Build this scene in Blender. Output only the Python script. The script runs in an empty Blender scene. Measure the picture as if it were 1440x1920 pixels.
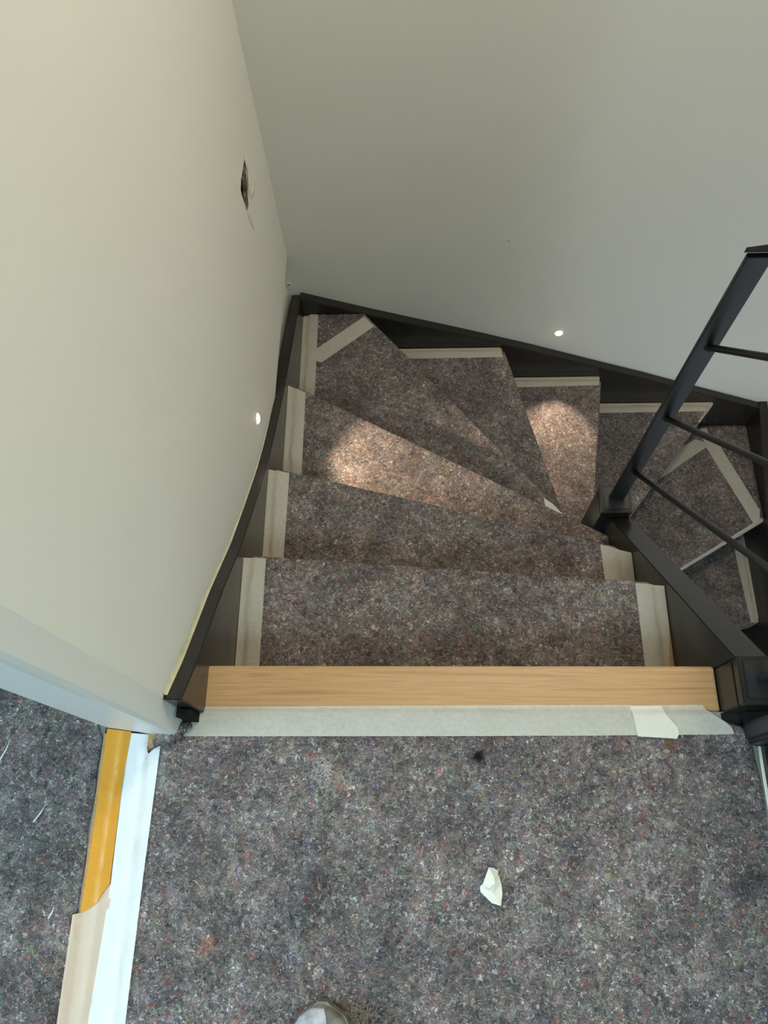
import bpy, bmesh, math, random
from mathutils import Vector, Matrix, noise
import numpy as np

S = bpy.context.scene
COL = S.collection

# ------------------------------------------------------------------ camera
CAM_H = 1.3854
M = ((0.99937729, -0.00549964, -0.0348537),
     (0.00829088, -0.9235231, 0.38345318),
     (-0.03429705, -0.38350337, -0.92290242))
cd = bpy.data.cameras.new('camera'); cam = bpy.data.objects.new('camera', cd); COL.objects.link(cam)
cd.sensor_fit = 'VERTICAL'; cd.sensor_height = 36.0; cd.lens = 36.0 * 1480 / 1920
cd.clip_start = 0.02
cam.matrix_world = Matrix([[M[i][0], -M[i][1], -M[i][2], (0, 0, CAM_H)[i]] for i in range(3)] + [[0, 0, 0, 1]])
S.camera = cam

# ------------------------------------------------------------------ world, exposure, large lights
S.view_settings.view_transform = 'Standard'; S.view_settings.look = 'None'
S.view_settings.gamma = 1.0; S.view_settings.use_curve_mapping = False
S.view_settings.exposure = 0.08
S.cycles.max_bounces = 7; S.cycles.diffuse_bounces = 5; S.cycles.glossy_bounces = 3; S.cycles.transparent_max_bounces = 8
S.cycles.caustics_reflective = False; S.cycles.caustics_refractive = False
w = bpy.data.worlds.new('sky'); S.world = w; w.use_nodes = True
bg = w.node_tree.nodes['Background']; bg.inputs[0].default_value = (0.62, 0.78, 1.0, 1); bg.inputs[1].default_value = 1.0

def area(name, loc, rot, sx, sy, power, col):
    l = bpy.data.lights.new(name, 'AREA'); l.shape = 'RECTANGLE'; l.size = sx; l.size_y = sy
    l.energy = power; l.color = col
    o = bpy.data.objects.new(name, l); COL.objects.link(o); o.location = loc; o.rotation_euler = rot
    return o
R = math.radians
# daylight coming through the windows of the place, plus a lower fill
area('daylight_rear_window', (0.55, -2.72, 1.55), (R(90), 0, 0), 1.5, 1.3, 13, (0.92, 0.96, 1.0))
area('daylight_roof_window', (0.25, -1.35, 2.60), (0, 0, 0), 1.1, 1.1, 86, (0.72, 0.84, 1.0))
area('daylight_side_room_window', (-3.12, -0.2, 1.5), (R(90), 0, R(-90)), 1.6, 1.3, 190, (0.62, 0.78, 1.0))
area('lower_hall_fill', (0.95, -1.15, -1.55), (R(90), 0, 0), 0.8, 1.7, 6, (0.9, 0.95, 1.0))  # unseen fill lamp without a window, added to brighten the lower walls
area('daylight_right_window', (1.60, 0.25, 1.35), (R(90), 0, R(90)), 1.7, 1.4, 2.0, (1.0, 0.96, 0.90))

# ------------------------------------------------------------------ material helpers
def newmat(name):
    m = bpy.data.materials.new(name); m.use_nodes = True
    nt = m.node_tree
    for n in list(nt.nodes): nt.nodes.remove(n)
    out = nt.nodes.new('ShaderNodeOutputMaterial')
    b = nt.nodes.new('ShaderNodeBsdfPrincipled'); nt.links.new(b.outputs[0], out.inputs[0])
    return m, nt, b, out
def node(nt, t, **kw):
    n = nt.nodes.new(t)
    for k, v in kw.items():
        if k in n.inputs.keys() if isinstance(k, str) else False: n.inputs[k].default_value = v
        else: setattr(n, k, v)
    return n
def ramp(nt, fac, stops, interp='LINEAR'):
    r = nt.nodes.new('ShaderNodeValToRGB'); r.color_ramp.interpolation = interp
    e = r.color_ramp.elements
    while len(e) < len(stops): e.new(0.5)
    for i, (p, c) in enumerate(stops):
        e[i].position = p; e[i].color = (*c, 1) if len(c) == 3 else c
    nt.links.new(fac, r.inputs[0]); return r.outputs[0]
def mixc(nt, fac, a, b, mode='MIX'):
    n = nt.nodes.new('ShaderNodeMix'); n.data_type = 'RGBA'; n.blend_type = mode
    for s, v in ((n.inputs[0], fac), (n.inputs[6], a), (n.inputs[7], b)):
        if hasattr(v, 'is_output'): nt.links.new(v, s)
        elif isinstance(v, (int, float)): s.default_value = v
        else: s.default_value = (*v, 1)
    return n.outputs[2]
def math_(nt, op, a, b=None, c=None):
    n = nt.nodes.new('ShaderNodeMath'); n.operation = op
    for i, v in enumerate((a, b, c)):
        if v is None: continue
        if hasattr(v, 'is_output'): nt.links.new(v, n.inputs[i])
        else: n.inputs[i].default_value = v
    return n.outputs[0]
def noise_(nt, vec, scale, detail=3, rough=0.6, dist=0.0):
    n = nt.nodes.new('ShaderNodeTexNoise'); n.inputs['Scale'].default_value = scale
    n.inputs['Detail'].default_value = detail; n.inputs['Roughness'].default_value = rough
    n.inputs['Distortion'].default_value = dist
    nt.links.new(vec, n.inputs['Vector']); return n
def bump(nt, b, h, strength, dist):
    n = nt.nodes.new('ShaderNodeBump'); n.inputs['Strength'].default_value = strength
    n.inputs['Distance'].default_value = dist
    nt.links.new(h, n.inputs['Height']); nt.links.new(n.outputs[0], b.inputs['Normal'])
def coords(nt):
    return nt.nodes.new('ShaderNodeTexCoord').outputs['Object']

def plain(name, col, rough=0.5, spec=0.5, nscale=0, namp=0.0, bstr=0.0, bscale=200):
    m, nt, b, out = newmat(name)
    v = coords(nt)
    b.inputs['Roughness'].default_value = rough; b.inputs['Specular IOR Level'].default_value = spec
    if nscale:
        n = noise_(nt, v, nscale, 4)
        lo = tuple(max(0, c * (1 - namp)) for c in col); hi = tuple(min(1, c * (1 + namp)) for c in col)
        nt.links.new(ramp(nt, n.outputs[0], [(0.3, lo), (0.7, hi)]), b.inputs['Base Color'])
    else: b.inputs['Base Color'].default_value = (*col, 1)
    if bstr:
        n2 = noise_(nt, v, bscale, 3); bump(nt, b, n2.outputs[0], bstr, 0.002)
    return m

def felt_mat():
    m, nt, b, out = newmat('recycled_felt')
    v = coords(nt)
    # wobble the coordinates so the fleck outlines look like shredded fibre
    wn = noise_(nt, v, 160, 1.5)
    sub = nt.nodes.new('ShaderNodeVectorMath'); sub.operation = 'SUBTRACT'
    nt.links.new(wn.outputs['Color'], sub.inputs[0]); sub.inputs[1].default_value = (.5, .5, .5)
    sc = nt.nodes.new('ShaderNodeVectorMath'); sc.operation = 'SCALE'; sc.inputs['Scale'].default_value = 0.016
    nt.links.new(sub.outputs[0], sc.inputs[0])
    ad = nt.nodes.new('ShaderNodeVectorMath'); ad.operation = 'ADD'
    nt.links.new(v, ad.inputs[0]); nt.links.new(sc.outputs[0], ad.inputs[1])
    wv = ad.outputs[0]
    def vor(scale, feat='F1'):
        n = nt.nodes.new('ShaderNodeTexVoronoi'); n.feature = feat; n.inputs['Scale'].default_value = scale
        nt.links.new(wv, n.inputs['Vector']); return n
    def rnd(vo, ch):
        s = nt.nodes.new('ShaderNodeSeparateColor'); nt.links.new(vo.outputs['Color'], s.inputs[0]); return s.outputs[ch]
    clump = noise_(nt, v, 30, 4, 0.78)
    base = ramp(nt, clump.outputs[0], [(0.30, (0.060, 0.052, 0.050)), (0.46, (0.120, 0.107, 0.103)), (0.58, (0.165, 0.150, 0.146)), (0.72, (0.260, 0.240, 0.235))])
    # fine flecks, each cell its own shade
    v1 = vor(330)
    f1 = ramp(nt, rnd(v1, 0), [(0.0, (0.03, 0.028, 0.03)), (0.16, (0.09, 0.08, 0.08)), (0.45, (0.16, 0.14, 0.13)),
                              (0.75, (0.22, 0.20, 0.19)), (0.93, (0.36, 0.34, 0.33)), (1.0, (0.85, 0.83, 0.80))])
    c = mixc(nt, 0.52, base, f1)
    v2 = vor(130)
    f2 = ramp(nt, rnd(v2, 1), [(0.0, (0.55, 0.55, 0.58)), (0.3, (0.85, 0.83, 0.82)), (0.7, (1.1, 1.08, 1.05)), (1.0, (1.5, 1.45, 1.4))])
    c = mixc(nt, 0.8, c, f2, 'MULTIPLY')
    # tinted lint: brownish, bluish and rosy areas
    tn = noise_(nt, v, 40, 2, 0.7)
    tv = nt.nodes.new('ShaderNodeHueSaturation'); tv.inputs['Saturation'].default_value = 1.0; tv.inputs['Value'].default_value = 1.9
    nt.links.new(tn.outputs['Color'], tv.inputs['Color'])
    c = mixc(nt, 0.20, c, mixc(nt, 1.0, c, tv.outputs[0], 'MULTIPLY'))
    # long thin fibres
    for ang, scl in ((0.5, 1), (2.1, 2), (1.2, 3)):
        mp = nt.nodes.new('ShaderNodeMapping'); mp.inputs['Rotation'].default_value = (0, 0, ang)
        mp.inputs['Scale'].default_value = (70, 620, 70); mp.inputs['Location'].default_value = (scl, 0, 0)
        nt.links.new(wv, mp.inputs[0])
        fn = noise_(nt, mp.outputs[0], 1.0, 1)
        k = ramp(nt, fn.outputs[0], [(0.64, (0, 0, 0)), (0.74, (1, 1, 1))])
        c = mixc(nt, math_(nt, 'MULTIPLY', k, 0.45), c, [(0.46, 0.44, 0.43), (0.05, 0.05, 0.055), (0.38, 0.35, 0.33)][scl - 1])
    # coloured rag flecks
    v3 = vor(210)
    pick = ramp(nt, rnd(v3, 2), [(0.0, (0, 0, 0)), (0.955, (0, 0, 0)), (0.965, (1, 1, 1))])
    hue = ramp(nt, rnd(v3, 0), [(0.0, (0.32, 0.05, 0.05)), (0.22, (0.42, 0.13, 0.05)), (0.38, (0.07, 0.09, 0.25)),
                                (0.55, (0.06, 0.18, 0.16)), (0.68, (0.32, 0.24, 0.06)), (0.8, (0.30, 0.10, 0.14)), (0.92, (0.70, 0.69, 0.68))], 'CONSTANT')
    c = mixc(nt, math_(nt, 'MULTIPLY', pick, 0.5), c, hue)
    v4 = vor(75)
    pk = math_(nt, 'MULTIPLY', ramp(nt, rnd(v4, 2), [(0.955, (0, 0, 0)), (0.965, (1, 1, 1))]),
               ramp(nt, v4.outputs['Distance'], [(0.1, (1, 1, 1)), (0.42, (0, 0, 0))]))
    hue2 = ramp(nt, rnd(v4, 0), [(0.0, (0.36, 0.06, 0.06)), (0.3, (0.02, 0.02, 0.025)), (0.55, (0.44, 0.16, 0.06)), (0.72, (0.06, 0.22, 0.10)), (0.85, (0.10, 0.12, 0.26))], 'CONSTANT')
    c = mixc(nt, math_(nt, 'MULTIPLY', pk, 0.75), c, hue2)
    # broad patches: paler fluff, darker lint, rusty rag areas
    p1 = noise_(nt, v, 9, 3.5, 0.7, 0.4)
    c = mixc(nt, 1.0, c, ramp(nt, p1.outputs[0], [(0.30, (0.55, 0.53, 0.55)), (0.48, (0.84, 0.81, 0.81)), (0.66, (1.26, 1.20, 1.19))]), 'MULTIPLY')
    p2 = noise_(nt, v, 34, 3, 0.75)
    c = mixc(nt, ramp(nt, p2.outputs[0], [(0.60, (0, 0, 0)), (0.74, (0.55,) * 3)]), c, (0.27, 0.12, 0.085))
    p3 = noise_(nt, wv, 48, 3, 0.75)
    c = mixc(nt, ramp(nt, p3.outputs[0], [(0.65, (0, 0, 0)), (0.74, (0.5,) * 3)]), c, (0.40, 0.38, 0.375))
    c = mixc(nt, ramp(nt, p3.outputs[0], [(0.28, (0.75,) * 3), (0.36, (0, 0, 0))]), c, (0.035, 0.033, 0.036))
    nt.links.new(c, b.inputs['Base Color'])
    b.inputs['Roughness'].default_value = 0.95; b.inputs['Specular IOR Level'].default_value = 0.12
    h = math_(nt, 'ADD', math_(nt, 'MULTIPLY', noise_(nt, v, 400, 2, 0.7).outputs[0], 1.5), math_(nt, 'MULTIPLY', noise_(nt, v, 70, 2).outputs[0], 1.2))
    bump(nt, b, h, 0.75, 0.0028)
    return m

def fibre_mat():
    m, nt, b, out = newmat('felt_fibre')
    a = nt.nodes.new('ShaderNodeAttribute'); a.attribute_name = 'tint'
    nt.links.new(a.outputs['Color'], b.inputs['Base Color']); b.inputs['Roughness'].default_value = 0.9
    b.inputs['Specular IOR Level'].default_value = 0.1
    return m

def wood_mat():
    m, nt, b, out = newmat('beech_wood')
    v = coords(nt)
    mp = nt.nodes.new('ShaderNodeMapping'); mp.inputs['Scale'].default_value = (1.3, 46, 46); nt.links.new(v, mp.inputs[0])
    n = noise_(nt, mp.outputs[0], 2.2, 5, 0.55, 0.6)
    c = ramp(nt, n.outputs[0], [(0.28, (0.28, 0.145, 0.055)), (0.42, (0.385, 0.215, 0.090)), (0.52, (0.435, 0.258, 0.115)), (0.58, (0.37, 0.205, 0.083)), (0.74, (0.48, 0.30, 0.145))])
    mp2 = nt.nodes.new('ShaderNodeMapping'); mp2.inputs['Scale'].default_value = (28, 520, 300); nt.links.new(v, mp2.inputs[0])
    n2 = noise_(nt, mp2.outputs[0], 1.0, 2)
    k = ramp(nt, n2.outputs[0], [(0.60, (0, 0, 0)), (0.75, (1, 1, 1))])
    c = mixc(nt, math_(nt, 'MULTIPLY', k, 0.28), c, (0.25, 0.13, 0.055))
    nt.links.new(c, b.inputs['Base Color']); b.inputs['Roughness'].default_value = 0.42
    return m

def tape_mat(name, col, see, amp=0.06, rough=0.6):
    m, nt, b, out = newmat(name)
    v = coords(nt)
    n = noise_(nt, v, 140, 4); n2 = noise_(nt, v, 18, 3)
    s = math_(nt, 'ADD', math_(nt, 'MULTIPLY', n.outputs[0], 0.5), math_(nt, 'MULTIPLY', n2.outputs[0], 0.5))
    lo = tuple(c * (1 - amp) for c in col); hi = tuple(min(1, c * (1 + amp)) for c in col)
    nt.links.new(ramp(nt, s, [(0.35, lo), (0.65, hi)]), b.inputs['Base Color'])
    b.inputs['Roughness'].default_value = rough
    bump(nt, b, math_(nt, 'ADD', n2.outputs[0], math_(nt, 'MULTIPLY', noise_(nt, v, 900, 2).outputs[0], 0.06)), 0.35, 0.004)
    t = nt.nodes.new('ShaderNodeBsdfTransparent'); mx = nt.nodes.new('ShaderNodeMixShader')
    nt.links.new(ramp(nt, n.outputs[0], [(0.3, (see * .8,) * 3), (0.7, (see * 1.2,) * 3)]), mx.inputs[0])
    nt.links.new(b.outputs[0], mx.inputs[1]); nt.links.new(t.outputs[0], mx.inputs[2]); nt.links.new(mx.outputs[0], out.inputs[0])
    return m

def glass_mat():
    m, nt, b, out = newmat('clear_glass')
    t = nt.nodes.new('ShaderNodeBsdfTransparent'); t.inputs[0].default_value = (0.86, 0.93, 0.90, 1)
    g = nt.nodes.new('ShaderNodeBsdfGlossy'); g.inputs['Roughness'].default_value = 0.02
    f = nt.nodes.new('ShaderNodeFresnel'); f.inputs[0].default_value = 1.5
    mx = nt.nodes.new('ShaderNodeMixShader'); nt.links.new(f.outputs[0], mx.inputs[0])
    nt.links.new(t.outputs[0], mx.inputs[1]); nt.links.new(g.outputs[0], mx.inputs[2]); nt.links.new(mx.outputs[0], out.inputs[0])
    return m

def emit_mat(name, col, st):
    m, nt, b, out = newmat(name)
    b.inputs['Base Color'].default_value = (0.8, 0.8, 0.8, 1)
    b.inputs['Emission Color'].default_value = (*col, 1); b.inputs['Emission Strength'].default_value = st
    return m

def paint_mat():
    m, nt, b, out = newmat('wall_paint')
    v = coords(nt)
    n = noise_(nt, v, 1.3, 4, 0.5)
    c = ramp(nt, n.outputs[0], [(0.3, (0.755, 0.737, 0.670)), (0.7, (0.785, 0.768, 0.703))])
    nt.links.new(c, b.inputs['Base Color']); b.inputs['Roughness'].default_value = 0.62
    b.inputs['Specular IOR Level'].default_value = 0.3
    bump(nt, b, math_(nt, 'ADD', noise_(nt, v, 6, 3).outputs[0], math_(nt, 'MULTIPLY', noise_(nt, v, 260, 2).outputs[0], 0.03)), 0.12, 0.01)
    return m

def rubble_mat():
    m, nt, b, out = newmat('broken_masonry')
    v = coords(nt)
    n = noise_(nt, v, 60, 5, 0.7)
    nt.links.new(ramp(nt, n.outputs[0], [(0.35, (0.05, 0.045, 0.045)), (0.5, (0.19, 0.15, 0.12)), (0.7, (0.34, 0.29, 0.25))]), b.inputs['Base Color'])
    b.inputs['Roughness'].default_value = 0.95; bump(nt, b, n.outputs[0], 1.0, 0.02)
    return m

FELT = felt_mat(); FIBRE = fibre_mat(); WOOD = wood_mat(); PAINT = paint_mat()
TAPE = tape_mat('masking_tape', (0.565, 0.535, 0.455), 0.34)
TAPE_W = tape_mat('white_tape', (0.82, 0.82, 0.82), 0.20)
TAPE_O = tape_mat('orange_tape', (0.62, 0.27, 0.012), 0.03, 0.05, 0.4)
TAPE_B = tape_mat('beige_tape', (0.64, 0.49, 0.37), 0.12)
BLACK = plain('black_satin_lacquer', (0.022, 0.0195, 0.0175), 0.26, 0.36, 3, 0.1, 0.03, 60)
IRON = plain('black_powder_coat', (0.014, 0.015, 0.017), 0.42, 0.45)
WHITE = plain('white_gloss_paint', (0.72, 0.715, 0.69), 0.35, 0.5, 2, 0.02)
RISER = plain('dark_riser_paint', (0.03, 0.028, 0.026), 0.5)
CAULK = plain('yellowed_sealant', (0.62, 0.57, 0.40), 0.6, 0.3, 40, 0.18, 0.5, 120)
RUBBLE = rubble_mat()
GLASS = glass_mat()
CREAM = plain('cream_sealing_strip', (0.68, 0.67, 0.56), 0.5)
GREYF = plain('grey_lower_floor', (0.25, 0.27, 0.26), 0.6, 0.4, 5, 0.1)
CEIL = plain('ceiling_paint', (0.74, 0.73, 0.69), 0.8, 0.2, 2, 0.02)
LEDM = emit_mat('led_lens', (1.0, 0.83, 0.58), 28)
STEEL = plain('brushed_steel', (0.55, 0.53, 0.50), 0.35)

# ------------------------------------------------------------------ object helpers
def link(name, me, mat, parent=None):
    o = bpy.data.objects.new(name, me); COL.objects.link(o)
    if mat is not None: me.materials.append(mat)
    if parent is not None: o.parent = parent
    return o
def tag(o, label, cat, group=None):
    o['label'] = label; o['category'] = cat
    if group: o['group'] = group
    return o
def struct(o): o['kind'] = 'structure'; return o
def empty(name, loc=(0, 0, 0)):
    o = bpy.data.objects.new(name, None); COL.objects.link(o); o.location = loc; o.empty_display_size = 0.05
    return o
def under(o, parent):
    o.parent = parent; o.matrix_parent_inverse = Matrix.Translation(-Vector(parent.location)); return o
def from_bm(name, bm, mat, parent=None, smooth=False):
    me = bpy.data.meshes.new(name)
    bmesh.ops.recalc_face_normals(bm, faces=bm.faces[:]); bm.to_mesh(me); bm.free()
    if smooth:
        for p in me.polygons: p.use_smooth = True
    o = link(name, me, mat)
    if parent is not None: under(o, parent)
    return o
def bm_prism(bm, poly, z0, z1, axis='z'):
    def pt(a, b, c):
        return {'z': (a, b, c), 'x': (c, a, b), 'y': (a, c, b)}[axis]
    lo = [bm.verts.new(pt(a, b, z0)) for a, b in poly]; hi = [bm.verts.new(pt(a, b, z1)) for a, b in poly]
    n = len(poly); bm.faces.new(lo[::-1]); bm.faces.new(hi)
    for i in range(n): bm.faces.new((lo[i], lo[(i + 1) % n], hi[(i + 1) % n], hi[i]))
def prism(name, poly, z0, z1, mat, parent=None, bev=0.0, axis='z', seg=2):
    bm = bmesh.new(); bm_prism(bm, poly, z0, z1, axis)
    bmesh.ops.recalc_face_normals(bm, faces=bm.faces[:])
    if bev: bmesh.ops.bevel(bm, geom=bm.edges[:], offset=bev, segments=seg, affect='EDGES', clamp_overlap=True)
    return from_bm(name, bm, mat, parent)
def box(name, x0, x1, y0, y1, z0, z1, mat, parent=None, bev=0.0):
    return prism(name, [(x0, y0), (x1, y0), (x1, y1), (x0, y1)], z0, z1, mat, parent, bev)
def bm_box(bm, x0, x1, y0, y1, z0, z1): bm_prism(bm, [(x0, y0), (x1, y0), (x1, y1), (x0, y1)], z0, z1)
def bm_tube(bm, a, b, r, n=14, r2=None):
    a = Vector(a); b = Vector(b); d = (b - a).normalized(); u = d.orthogonal().normalized(); v = d.cross(u)
    r2 = r if r2 is None else r2
    A = [bm.verts.new(a + (u * math.cos(t) + v * math.sin(t)) * r) for t in [2 * math.pi * i / n for i in range(n)]]
    B = [bm.verts.new(b + (u * math.cos(t) + v * math.sin(t)) * r2) for t in [2 * math.pi * i / n for i in range(n)]]
    bm.faces.new(A[::-1]); bm.faces.new(B)
    for i in range(n): bm.faces.new((A[i], A[(i + 1) % n], B[(i + 1) % n], B[i]))
def tube(name, a, b, r, mat, parent=None, n=14):
    bm = bmesh.new(); bm_tube(bm, a, b, r, n); o = from_bm(name, bm, mat, parent)
    for p in o.data.polygons: p.use_smooth = len(p.vertices) == 4
    return o

def sd_poly(poly, x, y):
    d = 1e9; ins = False; n = len(poly)
    for i in range(n):
        ax, ay = poly[i]; bx, by = poly[(i + 1) % n]
        ex, ey = bx - ax, by - ay; wx, wy = x - ax, y - ay
        t = max(0, min(1, (wx * ex + wy * ey) / (ex * ex + ey * ey + 1e-12)))
        d = min(d, math.hypot(wx - ex * t, wy - ey * t))
        if (ay > y) != (by > y) and x < (bx - ax) * (y - ay) / (by - ay) + ax: ins = not ins
    return d if ins else -d
def sstep(a, b, x):
    t = max(0, min(1, (x - a) / (b - a))); return t * t * (3 - 2 * t)
def grid_poly(poly, step):
    bm = bmesh.new(); f = bm.faces.new([bm.verts.new((x, y, 0)) for x, y in poly])
    xs = [p[0] for p in poly]; ys = [p[1] for p in poly]
    bmesh.ops.triangulate(bm, faces=[f])
    for ax, lo, hi in ((0, min(xs), max(xs)), (1, min(ys), max(ys))):
        n = int((hi - lo) / step)
        for i in range(1, n + 1):
            c = lo + (hi - lo) * i / (n + 1); co = [0, 0, 0]; co[ax] = c; no = [0, 0, 0]; no[ax] = 1
            bmesh.ops.bisect_plane(bm, geom=bm.verts[:] + bm.edges[:] + bm.faces[:], plane_co=co, plane_no=no)
    bmesh.ops.remove_doubles(bm, verts=bm.verts[:], dist=0.0002)
    return bm

FT = 0.0045                                   # felt thickness
def wavy(poly, edges, amp, seed, step=0.012):
    """roughen chosen polygon edges (hand-cut felt)"""
    out = []; n = len(poly)
    for i in range(n):
        a = Vector(poly[i]); b = Vector(poly[(i + 1) % n]); out.append(tuple(a))
        if i in edges:
            L = (b - a).length; k = max(2, int(L / step)); nr = Vector((-(b - a).y, (b - a).x)).normalized()
            for j in range(1, k):
                t = j / k; p = a.lerp(b, t)
                s = noise.noise(Vector((t * L * 22, seed * 7.3, 0))) + 0.5 * noise.noise(Vector((t * L * 80, seed * 3.1, 4)))
                out.append(tuple(p + nr * s * amp))
    return out

def fibres(parent, poly, z, count, seed, hfun=None):
    """loose fibres standing out of the felt: thin bent ribbons, one mesh"""
    rs = np.random.RandomState(seed)
    P = np.array(poly); lo = P.min(0); hi = P.max(0)
    pts = []
    while len(pts) < count:
        q = lo + rs.rand(count, 2) * (hi - lo)
        ins = np.zeros(len(q), bool)
        for i in range(len(P)):
            a = P[i]; b = P[(i + 1) % len(P)]
            cnd = ((a[1] > q[:, 1]) != (b[1] > q[:, 1]))
            with np.errstate(divide='ignore', invalid='ignore'):
                xi = (b[0] - a[0]) * (q[:, 1] - a[1]) / (b[1] - a[1]) + a[0]
            ins ^= cnd & (q[:, 0] < xi)
        pts.extend(q[ins].tolist())
    pts = np.array(pts[:count]); n = count
    L = rs.uniform(0.003, 0.009, n); L[rs.rand(n) > 0.96] *= 2.2
    ang = rs.uniform(0, 2 * np.pi, n); curl = rs.normal(0, 1.0, n)
    wd = rs.uniform(0.00012, 0.00030, n); rise = rs.uniform(0.0002, 0.0016, n)
    zz = np.array([hfun(x, y) for x, y in pts]) if hfun else np.full(n, z)
    V = np.zeros((n, 8, 3)); x = pts[:, 0].copy(); y = pts[:, 1].copy(); a = ang.copy()
    for k in range(4):
        px, py = -np.sin(a) * wd, np.cos(a) * wd
        h = zz + 0.0003 + rise * math.sin(math.pi * k / 3)
        V[:, 2 * k] = np.stack([x + px, y + py, h], 1); V[:, 2 * k + 1] = np.stack([x - px, y - py, h + 0.00015], 1)
        x = x + np.cos(a) * L / 3; y = y + np.sin(a) * L / 3; a = a + curl * 0.55
    base = np.arange(n) * 8
    F = np.concatenate([np.stack([base + 2 * k, base + 2 * k + 1, base + 2 * k + 3, base + 2 * k + 2], 1) for k in range(3)])
    me = bpy.data.meshes.new('fibres')
    me.from_pydata(V.reshape(-1, 3).tolist(), [], F.tolist())
    cols = np.array([(.34, .32, .31), (.26, .23, .215), (.07, .066, .07), (.17, .155, .145), (.52, .51, .50), (.30, .07, .06), (.10, .12, .25), (.38, .25, .12), (.09, .22, .16)])
    ci = rs.choice(len(cols), n, p=[.22, .24, .16, .23, .08, .03, .02, .015, .005])
    ca = np.ones((n * 8, 4)); ca[:, :3] = np.repeat(cols[ci], 8, 0)
    at = me.color_attributes.new('tint', 'FLOAT_COLOR', 'POINT'); at.data.foreach_set('color', ca.ravel())
    o = link('fibres', me, FIBRE); under(o, parent); o['kind'] = 'stuff'
    return o

FELTS = {}
def felt_sheet(poly, front, z, label, seed, group=None, nfib=1500, step=0.016, drop=0.032, relief=0.0008, hf=None, key=None):
    """felt polygon on a surface at height z; edges listed in `front` fold down over the nosing"""
    bm = grid_poly(poly, step)
    fr = []
    for a, b in front:
        A = Vector(a); B = Vector(b); d = (B - A).normalized(); fr.append((A, d, (B - A).length))
    def onfront(p):
        for A, d, L in fr:
            q = Vector((p.x, p.y)) - A; t = q.dot(d)
            if -0.003 < t < L + 0.003 and abs(q.x * d.y - q.y * d.x) < 0.0015: return Vector((d.y, -d.x, 0))
        return None
    cen = Vector((sum(p[0] for p in poly) / len(poly), sum(p[1] for p in poly) / len(poly), 0))
    for v in bm.verts:
        s = noise.noise(Vector((v.co.x * 28, v.co.y * 28, seed))) + 0.6 * noise.noise(Vector((v.co.x * 90, v.co.y * 90, seed)))
        v.co.z = z + FT + s * relief + (hf(v.co.x, v.co.y) if hf else 0)
    be = [e for e in bm.edges if len(e.link_faces) == 1]
    fe = []; se = []
    for e in be:
        a = onfront(e.verts[0].co); b = onfront(e.verts[1].co)
        (fe if (a is not None and b is not None) else se).append(e)
    def ext(edges, steps, outward):
        for dx, dz in steps:
            r = bmesh.ops.extrude_edge_only(bm, edges=edges)['geom']
            edges = [g for g in r if isinstance(g, bmesh.types.BMEdge)]
            for v in {v for e in edges for v in e.verts}:
                if outward:
                    n = onfront(v.co) if False else nrm
                    if (v.co - cen).dot(n) < 0: n = -n
                    v.co += n * (dx * (1 + 0.25 * noise.noise(v.co * 40)))
                v.co.z += dz
            edges = [e for e in edges if len(e.link_faces) == 1]
            # keep only the outermost run
            zmin = {e: (e.verts[0].co.z + e.verts[1].co.z) / 2 for e in edges}
    for A, d, L in fr:
        nrm = Vector((d.y, -d.x, 0))
        mine = []
        for e in fe:
            m = (e.verts[0].co + e.verts[1].co) / 2; q = Vector((m.x, m.y)) - A
            if abs(q.x * d.y - q.y * d.x) < 0.0015 and -0.003 < q.dot(d) < L + 0.003: mine.append(e)
        edges = mine
        for dx, dz in ((0.0028, -0.0008), (0.0022, -0.0024), (0.0008, -0.005), (0.0, -drop)):
            r = bmesh.ops.extrude_edge_only(bm, edges=edges)['geom']
            nv = [g for g in r if isinstance(g, bmesh.types.BMVert)]
            edges = [g for g in r if isinstance(g, bmesh.types.BMEdge) and g.verts[0] in nv and g.verts[1] in nv]
            for v in nv:
                n = nrm if (v.co - cen).dot(nrm) > 0 else -nrm
                v.co += n * dx; v.co.z += dz
    r = bmesh.ops.extrude_edge_only(bm, edges=[e for e in se if e.is_valid])['geom']
    for g in r:
        if isinstance(g, bmesh.types.BMVert): g.co.z = z + 0.0002
    o = from_bm('felt_sheet', bm, FELT, None, smooth=True)
    tag(o, label, 'felt sheet', group)
    if nfib: fibres(o, poly, z + FT, nfib, seed + 11, (lambda x, y: z + FT + (hf(x, y) if hf else 0)))
    if key is not None: FELTS[key] = poly
    return o

def tape_sheet(poly, z, mat, label, seed, felts=(), step=0.006, wr=0.0006, lift=0.0, name='tape_strip', cat='tape', zf=None, group=None, long=None):
    bm = grid_poly(poly, step)
    for v in bm.verts:
        x, y = v.co.x, v.co.y
        h = 0.0009
        for fp in felts: h = max(h, 0.0009 + (FT + 0.0009) * sstep(-0.0095, -0.0025, sd_poly(fp, x, y)))
        if zf: h += zf(x, y)
        v.co.z = z + h + lift + abs(noise.noise(Vector((x * 45, y * 45, seed)))) * wr + noise.noise(Vector((x * 9, y * 9, seed))) * wr * 0.3
    o = from_bm(name, bm, mat, None, smooth=True)
    return tag(o, label, cat, group)

# ------------------------------------------------------------------ structure: the shell of the place
ZL = -2.6                                     # lower floor level
lf = struct(box('floor_lower', -0.40, 1.46, -1.2, 1.66, ZL - 0.15, ZL, GREYF))
fl = struct(prism('floor', [(-0.43, -2.6), (1.445, -2.6), (1.445, -1.0), (0.572, -1.0), (0.572, 0.205), (-0.43, 0.205)], -0.24, 0.0, GREYF))
fl2 = struct(box('floor_side_room', -3.0, -0.53, -2.6, 1.7, -0.24, 0.0, GREYF))
sill = struct(box('trim_1', -0.53, -0.43, -0.95, 0.165, -0.24, 0.004, WOOD))

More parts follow.
